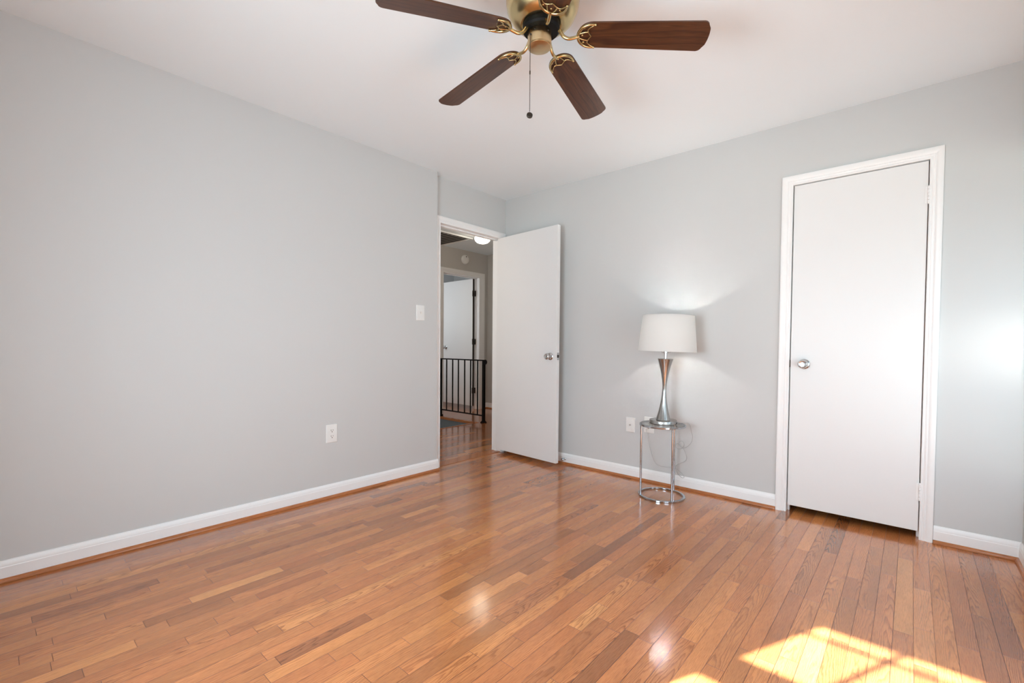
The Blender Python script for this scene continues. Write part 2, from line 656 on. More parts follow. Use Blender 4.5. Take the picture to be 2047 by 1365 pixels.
# stairwell: the drop below the hall floor
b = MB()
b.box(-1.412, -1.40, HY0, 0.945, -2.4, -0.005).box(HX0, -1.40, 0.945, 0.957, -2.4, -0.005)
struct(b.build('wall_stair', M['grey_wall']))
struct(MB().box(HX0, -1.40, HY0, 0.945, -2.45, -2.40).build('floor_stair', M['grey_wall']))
b = MB()
b.box(HX0, -1.385, 0.925, 0.965, -0.03, 0.004).box(-1.425, -1.385, HY0, 0.925, -0.03, 0.004)
struct(b.build('trim_2', M['oak_trim'], bevel=0.004))
# room beyond the far door of the hall
b = MB()
b.box(-4.3, -4.2, 0.3, 3.1, 0, HH).box(-4.3, HX0 - T, 3.0, 3.1, 0, HH).box(-4.3, HX0 - T, 0.3, 0.4, 0, HH)
struct(b.build('wall_far_room', M['wall']))
struct(MB().box(-4.3, HX0 - T, 0.3, 3.1, HH, HH + 0.05).build('ceiling_far_room', M['ceiling']))
area('added_far_room_fill', (-3.2, 0.55, 1.6), (-0.1, 1, -0.1), 0.9, 1.2, 12, (0.93, 0.97, 1.0))  # unseen area light added to light the far room
# closet interior
b = MB()
b.box(CX0 - 0.3, CX0 - 0.25, T, 0.65, 0, H).box(CX1 + 0.2, CX1 + 0.25, T, 0.65, 0, H).box(CX0 - 0.3, CX1 + 0.25, 0.60, 0.65, 0, H).box(CX0 - 0.3, CX1 + 0.25, T, 0.65, H - 0.05, H)
struct(b.build('wall_closet', M['dark_closet']))

# ------------------------------------------------------------------ baseboards and shoe mouldings
BP = [(0, 0), (0.012, 0), (0.012, 0.064), (0.0105, 0.067), (0.0105, 0.070), (0.0095, 0.078), (0.0065, 0.086), (0.004, 0.090), (0.0035, 0.0925), (0, 0.0925)]
SP = [(0.012, 0.0)] + [(0.012 + 0.015 * math.cos(R(a)), 0.001 + 0.017 * math.sin(R(a))) for a in range(0, 91, 15)]


def run(b, prof, p, q, nrm):
    """sweep a profile (out, up) from p to q along a wall whose outward normal is nrm"""
    n = len(prof)
    vs = []
    for e in (p, q):
        for d, z in prof:
            vs.append((e[0] + nrm[0] * d, e[1] + nrm[1] * d, z))
    fs = [tuple(range(n)), tuple(range(n, 2 * n))[::-1]]
    for i in range(n):
        j = (i + 1) % n
        fs.append((i, j, n + j, n + i))
    b.add(vs, fs)


def base(side, segs, shoe=True):
    b, s = MB(), MB()
    for p, q, nrm in segs:
        run(b, BP, p, q, nrm)
        run(s, SP, p, q, nrm)
    o = struct(b.build('baseboard_' + side, M['trim'], smooth=20))
    if shoe:
        s.build('shoe_moulding', M['oak_trim'], o, smooth=50)


base('left', [((XL, YF), (XL, YC + 0.012), (1, 0))])
base('back', [((0.0, 0), (CX0 - 0.060, 0), (0, -1)), ((CX1 + 0.057, 0), (XR, 0), (0, -1))])
base('right', [((XR, YF), (XR, 0), (-1, 0))])
base('front', [((0, YF), (XR, YF), (0, 1))])
base('hall', [((HX0, FY1 + 0.11), (HX0, HY1), (1, 0)), ((HX0, HY1), (HX1, HY1), (0, -1))])

# ------------------------------------------------------------------ casings and jambs
CP = [(0.0, 0.0), (0.0, 0.009), (0.003, 0.0115), (0.008, 0.0115), (0.0095, 0.0100), (0.0125, 0.0100), (0.016, 0.0125), (0.021, 0.0135), (0.0225, 0.0120), (0.0255, 0.0120),
      (0.030, 0.0150), (0.036, 0.0170), (0.044, 0.0185), (0.052, 0.0185), (0.055, 0.0175), (0.056, 0.0155), (0.056, 0.0)]


def casing(name, a0, a1, zt, fn, widths=(1, 1, 1), material='trim'):
    """a door surround: two legs and a head, mitred; fn maps (along, out, z) to the world"""
    wl, wr, wt = widths
    b = MB()
    n = len(CP)
    vs = []
    for t, d in CP:
        vs += [fn(a0 - t * wl, d, 0), fn(a0 - t * wl, d, zt + t * wt), fn(a1 + t * wr, d, zt + t * wt), fn(a1 + t * wr, d, 0)]
    fs = []
    for i in range(n):
        j = (i + 1) % n
        for k in range(3):
            fs.append((i * 4 + k, i * 4 + k + 1, j * 4 + k + 1, j * 4 + k))
    fs.append(tuple(i * 4 for i in range(n)))
    fs.append(tuple(i * 4 + 3 for i in range(n)))
    b.add(vs, fs)
    return struct(b.build(name, M[material], smooth=25))


def jamb(parent, a0, a1, zt, depth, fn, stop_at, stop_w=0.032):
    b = MB()
    th = 0.018

    def bx(u0, u1, d0, d1, z0, z1):
        P = [fn(u, d, z) for z in (z0, z1) for d in (d0, d1) for u in (u0, u1)]
        b.add(P, [(0, 2, 3, 1), (4, 5, 7, 6), (0, 1, 5, 4), (2, 6, 7, 3), (0, 4, 6, 2), (1, 3, 7, 5)])
    bx(a0 - th, a0, -depth, 0, 0, zt + th)
    bx(a1, a1 + th, -depth, 0, 0, zt + th)
    bx(a0, a1, -depth, 0, zt, zt + th)
    s0, s1 = stop_at, stop_at - stop_w
    bx(a0, a0 + 0.011, s1, s0, 0, zt)
    bx(a1 - 0.011, a1, s1, s0, 0, zt)
    bx(a0, a1, s1, s0, zt - 0.011, zt)
    return b.build('door_jamb', M['trim'], parent)


# closet surround (on the back wall, facing -y)
fc = lambda a, d, z: (a, -d, z)
c1 = casing('trim_3', CX0, CX1, CZ, fc, (1.06, 1.0, 1.03))
jamb(c1, CX0, CX1, CZ, T, fc, -0.038)
# hall doorway surround (on the set back wall, facing +x)
fd = lambda a, d, z: (XD + d, a, z)
c2 = casing('trim_4', DY0, DY1, DZ, fd, (1.0, 0.82, 1.0))
jamb(c2, DY0, DY1, DZ, HX1 * -1 + XD, fd, -0.040)
# far doorway of the hall
fh = lambda a, d, z: (HX0 + d, a, z)
c3 = casing('trim_5', FY0, FY1, FZ, fh, (1.0, 2.1, 1.35))
jamb(c3, FY0, FY1, FZ, T, fh, -0.050)


# ------------------------------------------------------------------ doors
def knob(parent, origin, axis, material):
    """round door knob with a dished face; axis points away from the door"""
    mt = Matrix.Translation(Vector(origin)) @ Vector(axis).to_track_quat('Z', 'Y').to_matrix().to_4x4()
    r = MB().lathe([(0.0315, 0.0), (0.0315, 0.003), (0.029, 0.006), (0.020, 0.009), (0.0125, 0.011), (0.0115, 0.013), (0.0115, 0.030)], 40, mt)
    o = r.build('rosette', material, parent)
    k = MB().lathe([(0.0115, 0.030), (0.016, 0.032), (0.0235, 0.037), (0.0270, 0.044), (0.0268, 0.051), (0.0235, 0.0575), (0.0195, 0.0600), (0.0165, 0.0590), (0.0150, 0.0565), (0.006, 0.0555), (1e-5, 0.0555)], 40, mt, cap0=False)
    k.build('knob', material, parent)
    return o


# closet door
d1 = bpy.data.objects.new('door_1', None)
COL.objects.link(d1)
d1.location = (CX0, 0, 0)
struct(d1)
fr = d1
MB().box(0.0055, CX1 - CX0 - 0.004, -0.001, 0.034, 0.043, CZ - 0.005).build('door_panel', M['door'], fr, bevel=0.0015)
knob(fr, (0.078, -0.001, 0.936), (0, -1, 0), M['satin_chrome'])
MB().box(-0.001, 0.0052, -0.0015, 0.030, 0.915, 0.960).build('latch', M['bronze'], fr)


def hinge(name, parent, loc, material, leafdir=(1, 0)):
    b = MB()
    h = 0.089
    for k in range(5):
        z0 = -h / 2 + k * h / 5
        b.lathe([(0.0052, z0 + 0.0006), (0.0060, z0 + 0.0012), (0.0060, z0 + h / 5 - 0.0012), (0.0052, z0 + h / 5 - 0.0006)], 16, Matrix.Translation(Vector(loc)))
    b.ball((loc[0], loc[1], loc[2] + h / 2 + 0.001), 0.0045, 12)
    b.ball((loc[0], loc[1], loc[2] - h / 2 - 0.001), 0.0045, 12)
    b.box(loc[0] - 0.014 * abs(leafdir[0]) - 0.0005, loc[0] + 0.012 * abs(leafdir[0]) + 0.0005, loc[1] + 0.002 - 0.010 * abs(leafdir[1]), loc[1] + 0.0045 + 0.010 * abs(leafdir[1]), loc[2] - h / 2, loc[2] + h / 2)
    return b.build(name, material, parent)


for z in (1.86, 0.26):
    hinge('hinge', fr, (CX1 - CX0 - 0.001, -0.0065, z), M['trim'])

# bedroom door, open against the back wall
hx, hy, ex, ey = -0.070, -0.104, 0.680, -0.166
ang = math.atan2(ey - hy, ex - hx)
LW = math.hypot(ex - hx, ey - hy)
d2 = bpy.data.objects.new('door_2', None)
COL.objects.link(d2)
d2.location = (hx, hy, 0)
d2.rotation_euler = (0, 0, ang)
struct(d2)
MB().box(0.0, LW, 0.0, 0.035, 0.034, 2.053).build('door_panel', M['door'], d2, bevel=0.0015)
knob(d2, (LW - 0.070, 0.0, 0.944), (0, -1, 0), M['satin_chrome'])
knob(d2, (LW - 0.070, 0.035, 0.944), (0, 1, 0), M['satin_chrome'])
b = MB()
b.box(LW - 0.0002, LW + 0.0014, 0.004, 0.030, 0.915, 0.977)
lp = b.build('latch_plate', M['satin_chrome'], d2)
b = MB()
b.prism([(0.0, 0.0), (0.013, 0.0), (0.013, 0.004), (0.0, 0.015)], -0.012, 0.012, Matrix.Translation((LW + 0.001, 0.010, 0.946)))
b.build('latch_bolt', M['bronze'], d2)
for z in (1.87, 1.05, 0.25):
    hinge('hinge', d2, (-0.004, 0.037, z), M['trim'])

# far door of the hall, swung open into the room beyond
d3 = bpy.data.objects.new('door_3', None)
COL.objects.link(d3)
d3.location = (-2.375, 1.788, 0)
d3.rotation_euler = (0, 0, R(180 - 2))
struct(d3)
MB().box(0.0, 0.74, -0.035, 0.0, 0.05, FZ - 0.01).build('door_panel', M['door'], d3, bevel=0.0015)
MB().box(-0.002, 0.0, -0.034, -0.001, 0.05, FZ - 0.01).build('door_edge', M['bronze'], d3)
knob(d3, (0.67, 0.0, 0.99), (0, 1, 0), M['satin_chrome'])
for z in (1.855, 1.085, 0.30):
    b = MB()
    b.box(-0.010, 0.003, -0.030, 0.006, z - 0.045, z + 0.045).box(-0.034, -0.010, -0.038, -0.034, z - 0.045, z + 0.045)
    b.lathe([(0.006, z - 0.046), (0.006, z + 0.046)], 12, Matrix.Translation((-0.008, 0.004, 0)))
    b.build('hinge', M['bronze'], d3)


# ------------------------------------------------------------------ window behind the camera, added one beside it
def window(name, a0, a1, z0, z1, fn, mull_a, mull_z, rail, gz, e=0.064, e1=0.064):
    """double hung window; fn maps (along, depth outward, z) to the world"""
    b = MB()

    def bx(m_, u0, u1, d0, d1, q0, q1):
        P = [fn(u, d, z) for z in (q0, q1) for d in (d0, d1) for u in (u0, u1)]
        m_.add(P, [(0, 2, 3, 1), (4, 5, 7, 6), (0, 1, 5, 4), (2, 6, 7, 3), (0, 4, 6, 2), (1, 3, 7, 5)])
    bx(b, a0, a0 + e, 0.03, 0.115, z0, z1)
    bx(b, a1 - e1, a1, 0.03, 0.115, z0, z1)
    bx(b, a0 + e, a1 - e1, 0.03, 0.115, gz, z1)
    bx(b, a0 + e, a1 - e1, 0.03, 0.115, z0, z0 + 0.07)
    bx(b, a0 + e, a1 - e1, 0.085, 0.113, rail[0], rail[1])
    for u in mull_a:
        bx(b, u - 0.010, u + 0.010, 0.092, 0.108, z0 + 0.07, gz)
    for z in mull_z:
        bx(b, a0 + e, a1 - e1, 0.094, 0.106, z - 0.007, z + 0.007)
    o = struct(b.build(name, M['trim']))
    s = MB()
    if gz > 1.995:
        bx(s, a0 - 0.04, a1 + 0.04, -0.03, 0.03, z0 - 0.025, z0)
        s.build('window_sill', M['trim'], o, bevel=0.003)
    p = MB()
    bx(p, a0 + e, a1 - e1, 0.0995, 0.1005, z0 + 0.07, gz)
    p.build('window_pane', M['pane'], o)
    return o


window('window_1', WX0, WX1, WZ0, WZ1, lambda a, d, z: (a, YF - d, z), [1.560 + 0.239 * k for k in range(1, 5)], [1.925, 1.20], (1.54, 1.665), 2.0)
window('added_side_window', VY0, VY1, VZ0, VZ1, lambda a, d, z: (XR + d, a, z), [-1.90, -0.95], [], (0.34, 0.37), 1.99, 0.064, 0.012)  # unseen window, added to let in soft light from the right


# ------------------------------------------------------------------ ceiling fan
FX, FY = 1.862, -1.931
fan = thing('ceiling_fan', 'antique brass ceiling fan with five dark walnut blades and pull chain', 'fan', (FX, FY, H))
Z = lambda z: z - H
prof = [(0.098, 2.4399), (0.108, 2.428), (0.122, 2.410), (0.133, 2.380), (0.1375, 2.345), (0.1375, 2.325), (0.133, 2.298), (0.122, 2.274), (0.106, 2.256), (0.086, 2.245), (0.070, 2.242), (0.064, 2.246)]
MB().lathe([(r, Z(z)) for r, z in prof], 72).build('motor_housing', M['brass'], fan, smooth=60)
MB().lathe([(r, Z(z)) for r, z in [(0.060, 2.262), (0.069, 2.250), (0.070, 2.224), (0.064, 2.218), (0.030, 2.216), (0.030, 2.212)]], 56).build('flywheel', M['black_metal'], fan, loc=(-0.0035, -0.003, 0))
cap = MB().lathe([(r, Z(z)) for r, z in [(0.0425, 2.217), (0.0440, 2.214), (0.0452, 2.170), (0.0448, 2.164), (0.0435, 2.161), (0.0410, 2.1595), (0.020, 2.1575), (1e-4, 2.1565)]], 64).build('switch_housing', M['brass_cap'], fan, smooth=30, loc=(-0.0078, -0.0068, 0))
for a in (215, 285, 355):
    d = Vector((math.cos(R(a)), math.sin(R(a)), 0))
    MB().ball(Vector((0, 0, Z(2.205))) + d * 0.0442, 0.0028, 12).build('screw', M['bronze'], cap)

ZB = 2.200


def blade_outline():
    pts = []
    w0, w1, L = 0.0535, 0.0620, 0.472
    for k in range(0, 17):                      # rounded root
        a = R(90 + 180 * k / 16)
        pts.append((0.052 + 0.056 * math.cos(a), w0 * math.sin(a)))
    # tip: shallow arc with rounded corners
    rc = 0.020
    xs = L - 0.012
    corner = [(xs - rc + rc * math.sin(R(t)), -(w1 - rc + rc * math.cos(R(t)))) for t in range(0, 76, 15)]
    pts += corner
    for k in range(1, 10):
        v = -(w1 - rc) + 2 * (w1 - rc) * k / 10
        pts.append((xs + 0.012 * (1 - (v / w1) ** 2) - 0.001, v))
    pts += [(x, -y) for x, y in corner[::-1]]
    return pts


outline = blade_outline()


def place(rz_deg, droop, pitch):
    return Matrix.Translation((0, 0, Z(ZB))) @ Matrix.Rotation(R(rz_deg), 4, 'Z') @ Matrix.Translation((0.135, 0, 0)) @ Matrix.Rotation(droop, 4, 'Y') @ Matrix.Rotation(pitch, 4, 'X')


blade_mb = MB().prism(outline, 0.0, 0.0058)
# blade iron: arm from the flywheel, crescent, scalloped web
arm_mb = MB()
arc = [(0.050 - 0.052 * math.cos(R(t)), 0.0480 * math.sin(R(t)), -0.004) for t in range(-100, 101, 8)]
n = len(arc)
arm_mb.tube(arc, [0.0030 + 0.0030 * math.sin(math.pi * k / (n - 1)) for k in range(n)], 10)
arm_mb.ball(arc[0], 0.0046, 12).ball(arc[-1], 0.0046, 12)
for s_ in (1, -1):
    web = spline([arc[0 if s_ < 0 else -1], (0.043, 0.037 * s_, -0.004), (0.034, 0.027 * s_, -0.004), (0.035, 0.018 * s_, -0.004)], 6)
    arm_mb.tube(web, 0.0026, 8)
    arm_mb.tube(spline([(0.035, 0.018 * s_, -0.004), (0.038, 0.012 * s_, -0.004), (0.046, 0.0, -0.004)], 5), 0.0026, 8)
    arm_mb.tube(spline([(0.0, 0.007 * s_, -0.004), (0.018, 0.0145 * s_, -0.004), (0.036, 0.018 * s_, -0.004)], 6), 0.0026, 8)
for px_, py_ in ((0.020, 0.030), (0.020, -0.030), (0.014, 0.0)):
    arm_mb.ball((px_, py_, -0.0005), 0.0042, 12, None, 0.6)
stem_mb = MB()

AZ = [31.25 + 4.46, 31.25 + 72 - 1.44, 31.25 + 144 + 0.37, 31.25 + 216 - 3.37, 31.25 + 288]
DROOP, BP_ = R(4.0), R(-12.6)
blade0 = arm0 = None
for k, a in enumerate(AZ):
    mt = place(a, DROOP, BP_)
    if k == 0:
        blade0 = blade_mb.build('fan_blade', M['walnut'], fan, smooth=30, bevel=0.0012)
        arm0 = arm_mb.build('blade_bracket', M['brass_arm'], fan, smooth=60)
        ar = Matrix.Rotation(R(a), 4, 'Z')
        st = spline([(0.054, 0, Z(2.232)), (0.066, 0, Z(2.218)), (0.080, 0, Z(2.198)), (0.098, 0, Z(2.189)), (0.118, 0, Z(2.191)), (0.137, 0, Z(2.196))], 6)
        stem_mb.tube(st, [0.0070 - 0.0012 * i / (len(st) - 1) for i in range(len(st))], 12)
        stem0 = stem_mb.build('blade_arm', M['brass_arm'], fan, smooth=60)
        bl, am, sm = blade0, arm0, stem0
    else:
        bl, am, sm = blade0.copy(), arm0.copy(), stem0.copy()
        for q in (bl, am, sm):
            COL.objects.link(q)
            q.parent = fan
    bl.matrix_local = mt
    am.matrix_local = mt
    sm.matrix_local = Matrix.Rotation(R(a), 4, 'Z')

# pull chain
dirr = Vector((0.7527, 0.6584, 0)) * -0.0465 + Vector((0.6584, -0.7527, 0)) * 0.033
zt, zb_ = 2.190, 1.905
b = MB()
nb = int((zt - zb_) / 0.0036)
for k in range(nb):
    b.ball((dirr.x, dirr.y, Z(zt - k * 0.0036)), 0.00155, 8)
b.tube([(dirr.x, dirr.y, Z(zt)), (dirr.x, dirr.y, Z(zb_))], 0.0005, 6)
b.tube([(dirr.x, dirr.y, Z(2.055)), (dirr.x, dirr.y, Z(2.043))], 0.0024, 8)
b.tube([(dirr.x * 0.9, dirr.y * 0.9, Z(zt)), (dirr.x, dirr.y, Z(zt))], 0.003, 8)
ch = b.build('pull_chain', M['bronze'], fan)
mt = Matrix.Translation((dirr.x, dirr.y, Z(zb_ - 0.012))) @ Vector((0.75, -0.62, 0.25)).normalized().to_track_quat('Z', 'Y').to_matrix().to_4x4()
MB().lathe([(0.009, -0.0045), (0.0112, -0.003), (0.0112, 0.003), (0.0095, 0.0048), (0.0080, 0.0040), (0.004, 0.0025), (1e-4, 0.0025)], 28, mt).build('pendant', M['bronze'], ch)

# ------------------------------------------------------------------ side table
TX, TY = 1.648, -0.256
tb = thing('side_table', 'small round chrome side table with glass top against the grey wall', 'table', (TX, TY, 0))
RR = 0.148


def ring(b, rad, z, r, sq=True, seg=72):
    prof = [(rad - r, z - r), (rad + r, z - r), (rad + r, z + r), (rad - r, z + r), (rad - r, z - r)]
    b.lathe(prof, seg, None, False, False)
    return b


MB().lathe([(RR - 0.007, 0.0005), (RR + 0.006, 0.0005), (RR + 0.0075, 0.002), (RR + 0.0075, 0.011), (RR + 0.006, 0.0125), (RR - 0.006, 0.0125), (RR - 0.0075, 0.011), (RR - 0.0075, 0.002), (RR - 0.007, 0.0005)], 96, None, False, False).build('base_ring', M['chrome'], tb)
MB().lathe([(RR - 0.007, 0.4895), (RR + 0.006, 0.4895), (RR + 0.0075, 0.4910), (RR + 0.0075, 0.4995), (RR + 0.006, 0.5010), (RR + 0.001, 0.5010), (RR + 0.0, 0.4985), (RR - 0.0075, 0.4985), (RR - 0.007, 0.4895)], 96, None, False, False).build('top_ring', M['chrome'], tb)
MB().lathe([(RR - 0.0012, 0.4987), (RR - 0.0006, 0.4995), (RR - 0.0006, 0.5037), (RR - 0.0012, 0.5045)], 96).build('glass_top', M['table_glass'], tb)
leg0 = None
for a in (224, 319, 79):
    if leg0 is None:
        leg0 = MB().lathe([(0.0072, 0.011), (0.0072, 0.4905)], 24).build('leg', M['chrome'], tb)
        lg = leg0
    else:
        lg = leg0.copy()
        COL.objects.link(lg)
        lg.parent = tb
    lg.location = (math.cos(R(a)) * RR, math.sin(R(a)) * RR, 0)

# ------------------------------------------------------------------ table lamp
LX, LY, LZ = 1.652, -0.258, 0.5047
lamp = thing('table_lamp', 'lit table lamp with white drum shade and hourglass nickel body on the round side table', 'lamp', (LX, LY, LZ))
TILT = Matrix.Rotation(R(1.3), 4, Vector((-0.658, 0.753, 0)))
MB().lathe([(0.085, 0.0), (0.0895, 0.001), (0.091, 0.003), (0.091, 0.025), (0.0895, 0.0275), (0.060, 0.0285), (0.030, 0.0285)], 64).build('lamp_base', M['nickel'], lamp)
pr = []
for k in range(25):
    t = k / 24
    z = 0.028 + t * 0.418
    u = (t - 0.50) / 0.5
    r = 0.0130 + (0.0385 if u > 0 else 0.0355) * abs(u) ** 1.75
    pr.append((r, z))
pr += [(pr[-1][0] - 0.002, 0.4495), (0.012, 0.4495)]
MB().lathe(pr, 56, TILT).build('lamp_body', M['nickel'], lamp)
neck = MB().lathe([(0.0105, 0.449), (0.0105, 0.486), (0.0165, 0.488), (0.0165, 0.545), (0.012, 0.550)], 28, TILT).build('lamp_socket', M['satin_chrome'], lamp)
b = MB()
for s_ in (1, -1):
    hp = spline([(0.0165 * s_, 0, 0.489), (0.035 * s_, 0, 0.500), (0.060 * s_, 0, 0.56), (0.058 * s_, 0, 0.64), (0.030 * s_, 0, 0.705), (0.0, 0, 0.712)], 6)
    b.tube([TILT @ p for p in hp], 0.0016, 8)
b.lathe([(0.0001, 0.712), (0.006, 0.713), (0.006, 0.722), (0.004, 0.728), (0.0001, 0.730)], 16, TILT)
b.build('harp', M['satin_chrome'], lamp)
ST = Matrix.Translation((0.0, 0.0, 0.0)) @ TILT @ Matrix.Rotation(R(0.3), 4, Vector((-0.658, 0.753, 0)))
S0, S1, SR0, SR1 = 0.498, 0.746, 0.1935, 0.1700
shp = [(SR0, S0), (SR1, S1), (SR1 - 0.0016, S1), (SR0 - 0.0016, S0), (SR0, S0)]
OFF = Matrix.Translation((0.0035, 0.0035, 0))
sh = MB().lathe(shp, 96, OFF @ ST, False, False).build('lamp_shade', M['shade'], lamp, smooth=40)
b = MB()
b.lathe([(SR1 - 0.003, S1 - 0.004), (SR1 - 0.0016, S1 - 0.004), (SR1 - 0.0016, S1 - 0.001), (SR1 - 0.003, S1 - 0.001), (SR1 - 0.003, S1 - 0.004)], 64, OFF @ ST, False, False)
for a in (20, 140, 260):
    p0 = OFF @ ST @ Vector(((SR1 - 0.002) * math.cos(R(a)), (SR1 - 0.002) * math.sin(R(a)), S1 - 0.003))
    p1 = TILT @ Vector((0.005 * math.cos(R(a)), 0.005 * math.sin(R(a)), 0.714))
    b.tube([p0, p1], 0.0013, 8)
b.build('shade_spider', M['satin_chrome'], sh)
bp = TILT @ Vector((0, 0, 0.61))
MB().lathe([(0.012, 0.548), (0.014, 0.562), (0.022, 0.590), (0.0285, 0.614), (0.0285, 0.630), (0.023, 0.648), (0.011, 0.658), (0.0001, 0.660)], 28, TILT).build('bulb', M['bulb'], lamp)
pl = bpy.data.lights.new('lamp_light', 'POINT')
pl.energy = 108
pl.color = (1.0, 0.97, 0.93)
pl.shadow_soft_size = 0.031
po = bpy.data.objects.new('lamp_light', pl)
COL.objects.link(po)
po.location = Vector((LX, LY, LZ)) + bp + Vector((0, 0, 0.012))
# cord, hanging in loops between the lamp and the outlet behind the table
cp = [Vector(p) for p in (
      (0.0880, 0.0120, 0.0120), (0.1180, 0.0300, 0.0150), (0.1580, 0.0580, 0.0120), (0.1580, 0.1030, -0.0510), (0.1600, 0.1230, -0.0881),
      (0.1469, 0.1380, -0.1306), (0.1214, 0.1430, -0.1632), (0.0919, 0.1480, -0.1809), (0.0651, 0.1530, -0.1735), (0.0522, 0.1580, -0.1566),
      (0.0571, 0.1630, -0.1416), (0.0694, 0.1680, -0.1377), (0.0802, 0.1730, -0.1476), (0.0815, 0.1780, -0.1679), (0.0665, 0.1830, -0.1925),
      (0.0377, 0.1880, -0.2014), (0.0174, 0.1930, -0.1909), (0.0162, 0.1980, -0.1737), (0.0277, 0.2030, -0.1666), (0.0441, 0.2080, -0.1784),
      (0.0654, 0.2100, -0.1990), (0.0795, 0.2120, -0.2277), (0.0885, 0.2130, -0.2552), (0.0853, 0.2130, -0.2792), (0.0659, 0.2130, -0.2970),
      (0.0376, 0.2120, -0.3127), (0.0124, 0.2120, -0.3337), (0.0132, 0.2110, -0.3589), (0.0284, 0.2110, -0.3890), (0.0538, 0.2120, -0.4097),
      (0.0715, 0.2130, -0.4082), (0.0672, 0.2140, -0.3911), (0.0448, 0.2150, -0.3739), (0.0186, 0.2160, -0.3571), (-0.0152, 0.2170, -0.3518),
      (-0.0606, 0.2180, -0.3574), (-0.1069, 0.2190, -0.3586), (-0.1424, 0.2200, -0.3463), (-0.1672, 0.2210, -0.3035), (-0.1968, 0.2220, -0.2172),
      (-0.2207, 0.2230, -0.1291), (-0.2278, 0.2240, -0.0957))]
cord = MB().tube(spline(cp, 6), 0.0017, 8).build('power_cord', M['cord'], lamp, smooth=60)
pe = cp[-1]
b = MB()
b.box(pe.x - 0.011, pe.x + 0.011, -LY - 0.037, -LY - 0.0075, pe.z - 0.002, pe.z + 0.026)
b.build('plug', M['plastic'], cord, bevel=0.003)
MB().box(0.083, 0.0925, 0.006, 0.018, 0.007, 0.017).build('cord_bushing', M['black_metal'], lamp)


# ------------------------------------------------------------------ wall plates
def plate(name, label, cat, loc, rz, kind):
    """wall plate lying in local xz, facing local -y"""
    t = thing(name, label, cat, loc, (0, 0, rz))
    w_, h_ = (0.0395, 0.061) if kind != 'jack' else (0.0375, 0.058)
    b = MB()
    vs = []
    for q, d in ((1.0, 0.0), (1.0, -0.002), (0.93, -0.0052), (0.0, -0.0060)):
        pass
    outl = []
    rc = 0.004
    for cx, cz, a0 in ((w_ - rc, h_ - rc, 0), (-w_ + rc, h_ - rc, 90), (-w_ + rc, -h_ + rc, 180), (w_ - rc, -h_ + rc, 270)):
        for k in range(5):
            a = R(a0 + 22.5 * k)
            outl.append((cx + rc * math.cos(a), cz + rc * math.sin(a)))
    n = len(outl)
    rings_ = [(0.0, 0.0), (0.0, -0.0025), (0.0022, -0.0050), (0.005, -0.0056)]
    for ins, d in rings_:
        for x, z in outl:
            vs.append((x * (1 - ins / w_), d, z * (1 - ins / h_)))
    fs = [tuple(range(n)), tuple(range(3 * n, 4 * n))]
    for r_ in range(3):
        for i in range(n):
            j = (i + 1) % n
            fs.append((r_ * n + i, r_ * n + j, (r_ + 1) * n + j, (r_ + 1) * n + i))
    b.add(vs, fs)
    b.build('cover_plate', M['plastic'], t, smooth=30)
    rot = Matrix.Rotation(R(90), 4, 'X')
    D = -0.0056
    if kind == 'switch':
        MB().box(-0.0055, 0.0055, D - 0.001, D + 0.001, -0.012, 0.012).build('toggle_frame', M['plastic'], t)
        b = MB()
        b.prism([(D, -0.006), (D - 0.010, 0.004), (D - 0.010, 0.010), (D, 0.006)], -0.0045, 0.0045, Matrix(((0, 0, 1, 0), (1, 0, 0, 0), (0, 1, 0, 0), (0, 0, 0, 1))))
        b.build('toggle', M['plastic'], t, bevel=0.0008)
        zs = (0.030, -0.030)
    elif kind == 'duplex':
        for zc in (0.0195, -0.0195):
            fc_ = []
            for k in range(40):
                a = 2 * math.pi * k / 40
                x, z = 0.0172 * math.cos(a), 0.0172 * math.sin(a)
                fc_.append((x, max(-0.0125, min(0.0125, z)) + zc))
            b = MB()
            b.prism([(x, z) for x, z in fc_], -D - 0.0005, -D + 0.0016, rot)
            s = b.build('socket', M['plastic'], t, smooth=20)
            q = MB()
            q.box(-0.0082, -0.0055, D - 0.0019, D - 0.0010, zc - 0.001, zc + 0.0085).box(0.0055, 0.0082, D - 0.0019, D - 0.0010, zc, zc + 0.0075)
            q.lathe([(0.0032, -D + 0.0010), (0.0032, -D + 0.0019)], 16, Matrix.Translation((0, 0, zc - 0.007)) @ rot)
            q.build('slot', M['slot'], s)
        zs = (0.0,)
    else:
        MB().lathe([(0.0062, -D - 0.0005), (0.0062, -D + 0.002), (0.0048, -D + 0.002), (0.0048, -D + 0.009), (0.0034, -D + 0.009)], 18, rot).build('coax_connector', M['satin_chrome'], t)
        zs = (0.042, -0.042)
    for z in zs:
        MB().lathe([(0.0032, -D - 0.0005), (0.0030, -D + 0.0008), (0.0001, -D + 0.0011)], 14, Matrix.Translation((0, 0, z)) @ rot).build('screw', M['plastic'], t)
    return t


plate('light_switch', 'white toggle light switch on the left wall by the hall doorway', 'light switch', (XL, -1.068, 1.288), R(90), 'switch')
plate('wall_outlet', 'white duplex outlet low on the left wall above the baseboard', 'outlet', (XL, -1.805, 0.433), R(90), 'duplex')
plate('cable_jack', 'white cable jack plate on the back wall left of the round table', 'jack', (1.281, 0, 0.418), 0, 'jack')
plate('wall_outlet', 'white duplex outlet behind the round table with the lamp plugged in', 'outlet', (1.436, 0, 0.436), 0, 'duplex')

